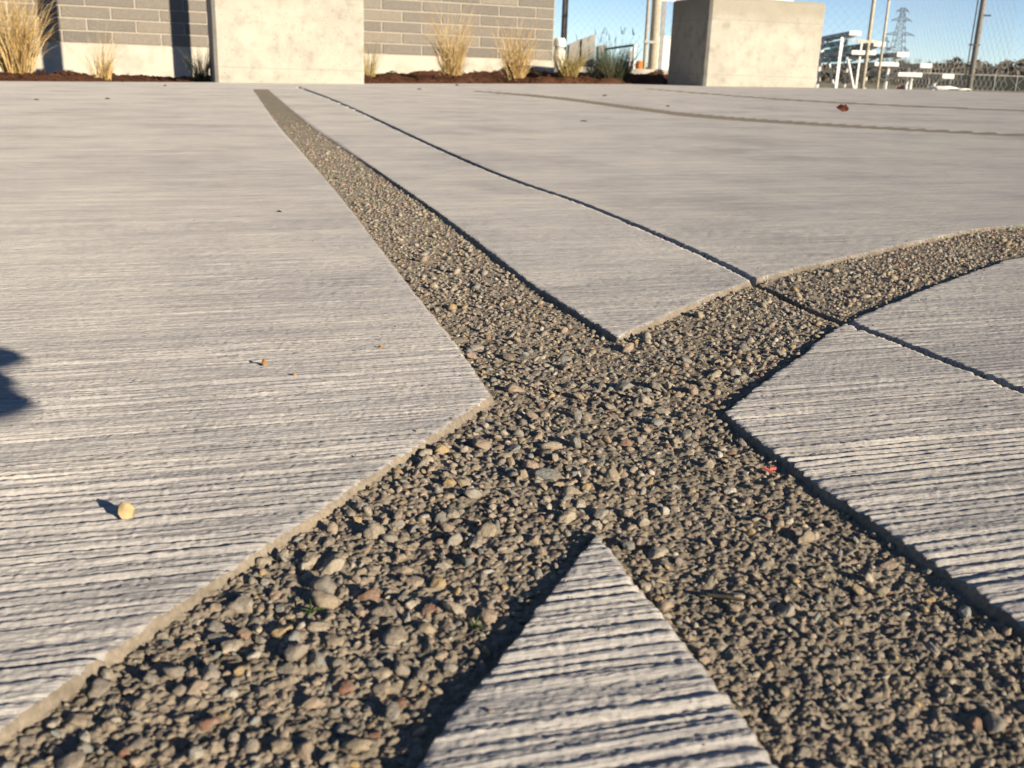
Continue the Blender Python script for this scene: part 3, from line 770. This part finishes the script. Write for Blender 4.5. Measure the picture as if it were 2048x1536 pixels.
for zz in (.05, 2.48):
    MB().tube([(0, 0, zz), (f2[0] - f1[0], f2[1] - f1[1], zz), (f3[0] - f1[0], f3[1] - f1[1], zz), (f4[0] - f1[0], f4[1] - f1[1], zz)], .012, 6).build('rail', M_galv, e)

# ------------------------------------------------------------------ bleachers
BY = 19.0
e = empty('bleachers', (at(1800, 160, BY)[0], BY, z0)); ox = e.location.x
tag(e, 'small bleachers of white capped bench planks and teal boards, right of the right block', 'bleachers')
e1 = np.array([.993, -.12]); e2 = np.array([.12, .993])
BL = 4.6
seats = [(1710, 66.5), (1759, 88.5), (1805, 109.5), (1852, 131.5), (1896, 153)]
foots = [(1727, 105.5), (1773, 128.5), (1820, 149.5)]
def bplank(px, py, wd, th, nm, m, shift=0):
    a = at(px, py, BY); mb = MB(); c_ = (a[0] - ox + e2[0] * (BL / 2 + .015), e2[1] * (BL / 2 + .015), a[2] - z0)
    o = mb.box(c_, (wd, BL, th), math.atan2(e1[1], e1[0])).build(nm, m, e)
    cap = MB().box((a[0] - ox, 0, a[2] - z0), (wd + .006, .03, th + .016), math.atan2(e1[1], e1[0])).build('end_cap', M_white, o); bevel(cap, .012); return a
for i, (px, py) in enumerate(seats):
    a = bplank(px, py, .205, .068, 'seat_plank', M_shade)
    zc = a[2] - z0
    for yy in (.25, 2.3, 4.3):       # the bracket below each seat, bent down to its post
        bx_ = a[0] - ox + e2[0] * yy
        t_ = MB().tube([(bx_ + .02, e2[1] * yy, zc - .045), (bx_ - .09, e2[1] * yy, zc - .075), (bx_ - .16, e2[1] * yy, zc - .15), (bx_ - .17, e2[1] * yy, 0 if i > 1 else zc - .4)], .022, 6).build('leg', M_alum, e)
for px, py in foots: bplank(px, py, .42, .06, 'foot_plank', M_shade)
for (px, y0, y1) in ((1686, 74, 0), (1726, 80, 0)):
    for yy in (.0, 2.1, 4.2):
        a = at(px, y0, BY)
        MB().box((a[0] - ox + e2[0] * (yy + .08), e2[1] * (yy + .08), (a[2] - z0) / 2), (.046 if px < 1700 else .03, .035, a[2] - z0)).build('post', M_alum if (yy or px > 1700) else M_white, e)
for yy in (.04, 2.1, 4.2):
    a = at(1696, 118, BY); b = at(1718, 166, BY)
    MB().tube([(a[0] - ox + e2[0] * yy, e2[1] * yy, a[2] - z0), (b[0] - ox + e2[0] * yy, e2[1] * yy, 0)], .024, 4).build('brace', M_white, e)
for (px, py, hh) in ((1694, 84, .10), (1700, 97, .07), (1742, 98, .06), (1690, 118, .09)):
    a = at(px, py, BY + .2)
    MB().box((a[0] - ox + e2[0] * (BL / 2 + .3), .2 + e2[1] * (BL / 2), a[2] - z0), (.025, BL - .3, hh), math.atan2(e1[1], e1[0])).build('riser_board', M_teal, e)
a = at(1706, 79, BY); b = at(1728, 81, BY)
MB().box(((a[0] + b[0]) / 2 - ox, .1, a[2] - z0), (.24, .03, .022)).build('top_rail', M_tan, e)

# ------------------------------------------------------------------ far background
M_bark = simple('winter_bark', (.10, .085, .07), (.17, .145, .12), 8)
M_bush = simple('brush', (.065, .06, .05), (.12, .105, .08), .6)
def far_tree(px, Y, hgt, seed, lab):
    r_ = random.Random(seed); x = at(px, 150, Y)[0]
    e = empty('bare_tree', (x, Y, z0)); tag(e, lab, 'tree', 'bare winter trees beyond the fence')
    MB().tube([(0, 0, 0), (r_.uniform(-.2, .2), 0, hgt * .5), (r_.uniform(-.3, .3), 0, hgt * .9)], hgt * .022, 5, hgt * .006).build('trunk', M_bark, e)
    V_, F_ = [], []
    for i in range(190):
        z = hgt * (.22 + .78 * r_.random() ** .8); f = (z / hgt - .22) / .78
        rad_ = hgt * (.30 * math.sqrt(max(.02, 1 - f)) + .05) * r_.random() ** .6 * (1 + .5 * math.sin(f * 9 + seed)); az = r_.uniform(0, 6.28)
        c_ = np.array([rad_ * math.cos(az), rad_ * math.sin(az), z]); L = hgt * r_.uniform(.10, .30)
        d = np.array([math.cos(az) * .6 + r_.gauss(0, .35), math.sin(az) * .6 + r_.gauss(0, .35), 1.0]); d /= np.linalg.norm(d)
        w_ = hgt * r_.uniform(.0022, .0045); n_ = len(V_)
        s_ = np.cross(d, [0, 1, .2]); s_ /= np.linalg.norm(s_)
        t_ = np.cross(d, s_)
        for q_ in (0, 2.1, 4.2): V_.append(c_ + w_ * (math.cos(q_) * s_ + math.sin(q_) * t_))
        V_.append(c_ + d * L)
        F_ += [(n_, n_ + 1, n_ + 3), (n_ + 1, n_ + 2, n_ + 3), (n_ + 2, n_, n_ + 3)]
    link('crown', np_mesh('crown', V_, tris=F_, mat=M_bark, smooth=False), e)
r_ = random.Random(3)
for i in range(44):
    px = 1735 + i * 8.6 + r_.uniform(-4, 4); Y = r_.uniform(120, 190)
    hy = HY + math.tan(ROLL) * (px - 1024)
    up = r_.uniform(14, 33) * (1.1 if 1800 < px < 1890 else .9)
    far_tree(px, Y, up * Y / F + .4, i, ('bare brown winter tree in the tree line between the bleachers and the right fence post' if px < 1935 else 'bare brown winter tree in the tree line right of the right fence post'))
for i in range(14):
    px = 1205 + i * 9 + r_.uniform(-4, 4); Y = r_.uniform(150, 200)
    far_tree(px, Y, r_.uniform(8, 18) * Y / F + .4, 60 + i, 'bare brown winter tree far beyond the blue green grass')
# brush below the trees, one mass
V_, F_ = [], []; rr = np.random.default_rng(11)
for i in range(16000):
    Y = rr.uniform(75, 150); px = rr.uniform(1120, 2300); x = (px - 1024) / F * Y
    hmax = (.28 + 1.15 * max(0, px - 1300) / 650) * (1 + .10 * math.sin(px * .045) + .10 * math.sin(px * .13 + 1)) * Y / 75
    z = z0 + hmax * rr.random() * 1.25; n_ = len(V_); s_ = rr.uniform(.06, .2)
    c_ = np.array([x, Y, z])
    for q_ in range(4): V_.append(c_ + rr.normal(0, s_, 3) * np.array([1, 1, .9]))
    F_ += [(n_, n_ + 1, n_ + 2), (n_, n_ + 2, n_ + 3), (n_, n_ + 1, n_ + 3)]
o = link('brush', np_mesh('brush', V_, tris=F_, mat=M_bush, smooth=False)); tag(o, kind='stuff')
# far fence with dark screen
M_screen = simple('windscreen_cloth', (.018, .021, .021), (.035, .038, .036), 1.5)
YF = 60.0
e = empty('far_fence', (at(1990, 160, YF)[0], YF, z0)); ox = e.location.x
tag(e, 'distant fence of pale thin posts and dark screen at the right edge', 'fence')
zt_ = at(1990, 140, YF)[2] - z0; zm = at(1990, 152, YF)[2] - z0
MB().box((6.0, .06, zm * .5), (22, .04, zm)).build('screen', M_screen, e)
for k in range(17):
    MB().tube([(-5 + k * 1.25, 0, 0), (-5 + k * 1.25, 0, zt_)], .022, 6).build('fence_post', M_galv, e)
MB().tube([(-5, 0, zm + .03), (16, 0, zm + .03)], .022, 6).build('rail', M_galv, e)
# pylons
M_pyl = simple('hazy_pylon_steel', (.075, .10, .115), (.10, .125, .14), .2, rough=.6)  # blue-grey cast of distant haze is put into the steel colour
def pylon(px, ytop, Y, r_, lab, arms):
    top_ = at(px, ytop, Y); h_ = top_[2] - z0
    e = empty('electricity_pylon', (top_[0], Y, z0)); tag(e, lab, 'pylon', 'electricity pylons on the horizon')
    def wid(f): return h_ * (.115 * (1 - f) ** 1.1 + .022)
    mb = MB()
    fs = np.linspace(0, 1, 12)
    for sx in (-1, 1):
        for sy in (-1, 1): mb.tube([(sx * wid(f) / 1, sy * wid(f), h_ * f) for f in fs], r_, 4)
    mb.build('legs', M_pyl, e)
    mb = MB()
    for i in range(11):
        a_, b_ = fs[i], fs[i + 1]
        for s_ in (-1, 1):
            mb.tube([(s_ * wid(a_), -wid(a_), h_ * a_), (-s_ * wid(b_), -wid(b_), h_ * b_)], r_ * .7, 4)
            mb.tube([(s_ * wid(a_), wid(a_), h_ * a_), (-s_ * wid(b_), wid(b_), h_ * b_)], r_ * .7, 4)
            mb.tube([(s_ * wid(b_), -wid(b_), h_ * b_), (s_ * wid(b_), wid(b_), h_ * b_)], r_ * .7, 4)
        mb.tube([(-wid(b_), -wid(b_), h_ * b_), (wid(b_), -wid(b_), h_ * b_)], r_ * .7, 4)
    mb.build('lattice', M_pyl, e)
    for f, hw in arms:
        mb = MB(); hw = hw * h_
        for s_ in (-1, 1):
            tip = (s_ * hw, 0, h_ * f)
            for sy in (-1, 1):
                mb.tube([(s_ * wid(f), sy * wid(f), h_ * f), tip], r_ * .8, 4); mb.tube([(s_ * wid(f + .04), sy * wid(f + .04), h_ * (f + .045)), tip], r_ * .8, 4)
            for k in range(1, 4):
                g_ = k / 4; mb.tube([(s_ * (wid(f) + (hw - wid(f)) * g_), 0, h_ * f), (s_ * (wid(f) + (hw - wid(f)) * g_), 0, h_ * (f + .045 * (1 - g_)))], r_ * .7, 4)
            mb.tube([tip, (tip[0], 0, tip[2] - h_ * .03)], r_ * .8, 4)
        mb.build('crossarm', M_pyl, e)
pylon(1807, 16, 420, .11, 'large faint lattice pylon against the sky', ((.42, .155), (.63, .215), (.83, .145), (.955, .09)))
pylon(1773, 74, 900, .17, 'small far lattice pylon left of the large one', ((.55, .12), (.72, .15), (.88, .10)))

# ------------------------------------------------------------------ small things lying on the paving
def on(px, py): x, y = gp(px, py); return x, y, plane(x, y)
M_husk = simple('dry_husk', (.28, .21, .11), (.38, .29, .16), 300, rough=.7)
M_husk2 = simple('brown_husk', (.22, .12, .045), (.32, .19, .07), 300, rough=.7)
M_red = simple('red_leaf', (.04, .012, .008), (.075, .02, .012), 40, rough=.6)
M_moss = simple('green_sprig', (.03, .05, .015), (.055, .09, .03), 200)
M_pink = simple('pink_scrap', (.30, .06, .05), (.40, .13, .10), 300)
M_twig = simple('dark_twig', (.04, .035, .025), (.07, .06, .04), 200)
def curled(name, px, py, wd, hgt, m, lab, cat, yaw, bend=1.6, lift=0, group=None):
    x, y, z = on(px, py); V_, F_ = [], []; n = 12; k = 5
    for th in (0, 1):
        for i in range(n + 1):
            f = i / n - .5
            for j in range(k + 1):
                g_ = j / k; wj = wd * math.sin(math.pi * (.08 + .84 * g_)) ** .6
                an = f * bend; rr_ = wd / bend * (1 if th == 0 else .94)
                V_.append((rr_ * math.sin(an) * wj / wd, rr_ * (1 - math.cos(an)) + .12 * wd * math.sin(g_ * 5 + f * 3), g_ * hgt + .05 * wd * math.sin(f * 9)))
    s_ = (n + 1) * (k + 1)
    for th in (0, 1):
        for i in range(n):
            for j in range(k):
                a_ = th * s_ + i * (k + 1) + j; q_ = (a_, a_ + k + 1, a_ + k + 2, a_ + 1); F_.append(q_ if th == 0 else q_[::-1])
    for i in range(n):
        for j in (0, k): a_ = i * (k + 1) + j; F_.append((a_, a_ + k + 1, a_ + k + 1 + s_, a_ + s_))
    for j in range(k):
        for i in (0, n): a_ = i * (k + 1) + j; F_.append((a_, a_ + 1, a_ + 1 + s_, a_ + s_))
    o = link(name, np_mesh(name, V_, F_, mat=m)); o.location = (x, y, z + lift); o.rotation_euler = (-.25, 0, yaw)
    tag(o, lab, cat, group); return o
GH = 'dry husks on the paving'
curled('dry_husk', 255, 1040, .0044, .0047, M_husk, 'pale round dry husk with a long shadow, on the grooved paving at the left', 'husk', .5, 1.3, -.0002, GH)
curled('dry_husk', 530, 732, .0022, .0030, M_husk2, 'small orange husk with a long thin shadow, further up the left paving', 'husk', .4, 1.8, -.0002, GH)
curled('dry_husk', 592, 753, .0018, .0015, M_husk2, 'tiny orange husk just right of the one with the thin shadow', 'husk', .9, 1.8, -.0002, GH)
curled('dry_husk', 762, 696, .0026, .0012, M_husk2, 'flat brown husk beside the left edge of the aggregate band', 'husk', .1, 1.8, -.0002, GH)
curled('red_leaf', 1688, 223, .042, .021, M_red, 'curled dark red leaf on the far right of the paving', 'leaf', .3, 1.2, 0)
x, y, z = on(1536, 935); mb = MB(); mb.box((0, 0, 0), (.0032, .0009, .0007), -.5, Matrix.Rotation(.3, 3, 'Y')); mb.box((.0016, .0008, .0003), (.002, .0008, .0008), .2)
o = mb.build('plastic_scrap', M_pink); o.location = (x, y, z - .0008); tag(o, 'tiny red scrap lying on the stones of the right band arm', 'scrap')
for px, py, lab in ((622, 1212, 'tiny green sprig among the stones of the left band arm'), (950, 1242, 'tiny green sprig in the shade of the pointed slab corner')):
    x, y, z = on(px, py); mb = MB(); r_ = random.Random(px)
    for i in range(9):
        az = r_.uniform(0, 6.28); L = r_.uniform(.0015, .0035)
        mb.tube([(0, 0, 0), (L * .5 * math.cos(az), L * .5 * math.sin(az), L * .35), (L * math.cos(az), L * math.sin(az), L * .4)], .0003, 4, .0001)
    o = mb.build('green_sprig', M_moss); o.location = (x, y, z - .0016); tag(o, lab, 'sprig', 'green sprigs in the aggregate')
x, y, z = on(1455, 1190); o = MB().tube([(-.004, .0015, 0), (0, 0, .0006), (.004, -.001, .0002)], .0005, 5, .0003).build('dark_twig', M_twig); o.location = (x, y, z - .001); tag(o, 'short dark twig on the stones right of the slab point', 'twig')
# loose grains swept out of the bands
Vg, Fg, Tg = [], [], []; og = 0; rg = np.random.default_rng(21)
ax_ = rg.uniform(-.25, .35, 16000); ay_ = rg.uniform(.13, .8, 16000)
dg = np.minimum(bbox_sdf(ax_, ay_, poly_AD), bbox_sdf(ax_, ay_, poly_CB)); dj_, _ = seg_dist(ax_, ay_, JOINT, False)
kg = (dg > .001) & (dj_ > .004) & (rg.random(16000) < .004 + .16 * np.exp(-dg / .006))
for gx_, gy_ in zip(ax_[kg], ay_[kg]):
    r_ = rg.uniform(.00025, .0008); v = lowV[rg.integers(10)] * r_
    Vg.append(v + np.array([gx_, gy_, plane(gx_, gy_) + r_ * .3])); Fg.append(I1f + og); Tg.append(np.full(len(v), rg.random())); og += len(v)
o = link('loose_grit', np_mesh('loose_grit', np.vstack(Vg), tris=np.vstack(Fg), mat=M_peb_s, attrs={'tint': np.concatenate(Tg)})); tag(o, kind='stuff')
# crumbs on the far paving
CRL = ['dark mulch crumb on the far left paving below the thin golden tuft', 'dark mulch crumb nearest the left edge of the paving', 'dark mulch crumb on the paving below the right block corner',
       'dark mulch crumb alone in the middle of the far paving', 'dark mulch crumb at the bed edge right of the left block', 'dark mulch crumb at the bed edge below the tall golden clump',
       'dark crumb beside the left side of the long aggregate band', 'dark mulch crumb on the paving below the blue green clump', 'dark mulch crumb at the bed edge left of the left block']
CR = [(215, 198, 'left'), (72, 200, 'x'), (1335, 213, ''), (1168, 243, ''), (838, 179, ''), (914, 171, ''), (560, 424, ''), (1210, 192, ''), (330, 172, '')]
for i, (px, py, _) in enumerate(CR):
    x, y, z = on(px, py); s_ = .0022 * y if y > 1.5 else .0018
    o = link('mulch_crumb', np_mesh('mulch_crumb', midV[i % 10] * np.array([1.3, .8, .6]) * s_, tris=I2f, mat=M_mulch)); o.location = (x, y, z + s_ * .2); o.rotation_euler = (0, 0, i)
    tag(o, CRL[i], 'crumb', 'mulch crumbs on the paving')
M_bag = simple('white_cloth', (.62, .62, .60), (.76, .75, .72), 10, bump=.01, bscale=20)
for px, py, s_, lab in ((1882, 178, .075, 'crumpled white bag lying left of the right fence post'), (1923, 178, .042, 'small white crumpled bag at the foot of the right fence post')):
    x, y, z = on(px, py - 1); y_ = min(y, 8.6); x = at(px, py, y_)[0]
    v = hiV[3] * np.array([1.2, .8, .5]) * s_; v = v * (1 + .16 * np.sin(v[:, 0] / s_ * 6 + 1) * np.sin(v[:, 1] / s_ * 7) + .10 * np.sin(v[:, 2] / s_ * 13))[:, None]
    o = link('white_bag', np_mesh('white_bag', v, tris=I3f, mat=M_bag)); o.location = (x, y_, plane(x, y_) + s_ * .22); tag(o, lab, 'bag')
a_ = at(1796, 172, 9.2)
e = empty('red_cup', (a_[0], 9.2, a_[2] - .03)); tag(e, 'crushed red paper cup at the paving edge below the bleachers', 'cup')
e.rotation_euler = (1.3, .3, .9)
M_cup = simple('red_paper', (.55, .09, .05), (.66, .14, .08), 20, rough=.5)
MB().lathe((0, 0, 0), [(.018, 0), (.022, .03), (.030, .065)], 12).build('cup_wall', M_cup, e, True); MB().lathe((0, 0, 0), [(.031, .063), (.031, .070)], 12).build('rim', M_white, e, True)

# ------------------------------------------------------------------ the photographer's hand beside the lens, out of the picture; its shadow shows at the left edge
M_glove = simple('dark_glove', (.05, .05, .06), (.08, .08, .09), 60)
def limb(name, chains, m, parent=None):
    vs, es, rs = [], [], []
    for ch in chains:
        root = ch[0]; prev = root
        for p_, r_ in ch[1:]:
            vs.append(p_); rs.append(r_); es.append((prev, len(vs) - 1)) if prev is not None else None; prev = len(vs) - 1
    me = bpy.data.meshes.new(name); me.from_pydata(vs, es, []); o = link(name, me, parent)
    sk_ = o.modifiers.new('skin', 'SKIN')
    for i, r_ in enumerate(rs): me.skin_vertices[0].data[i].radius = (r_, r_)
    me.skin_vertices[0].data[0].use_root = True
    o.modifiers.new('sub', 'SUBSURF').levels = 2; o.modifiers['sub'].render_levels = 2
    me.materials.append(m); return o
def sunward(px, py, t): x, y = gp(px, py); return (x + .73 * t, y - .68 * t, plane(x, y) + math.tan(SUN_EL) * t * math.hypot(.73, .68))
f1_ = sunward(44, 708, .50); f2_ = sunward(60, 796, .485); fm_ = sunward(24, 752, .49)
palm = (fm_[0] - .045, fm_[1] - .075, fm_[2] + .012)
def fing(p_, k): return (2, ((p_[0] - .032, p_[1] - .012, p_[2] + .004), .013), ((p_[0] - .014, p_[1] - .004, p_[2] + .001), .009), (p_, k))
ch = [(None, ((.12, -.55, .30), .045), ((palm[0], palm[1] - .16, palm[2] + .05), .03), (palm, .034)), fing(f1_, .003), fing(fm_, .006), fing(f2_, .003)]
hnd = limb('person', ch, M_glove); tag(hnd, 'gloved hand of the photographer held low beside the camera', 'person')
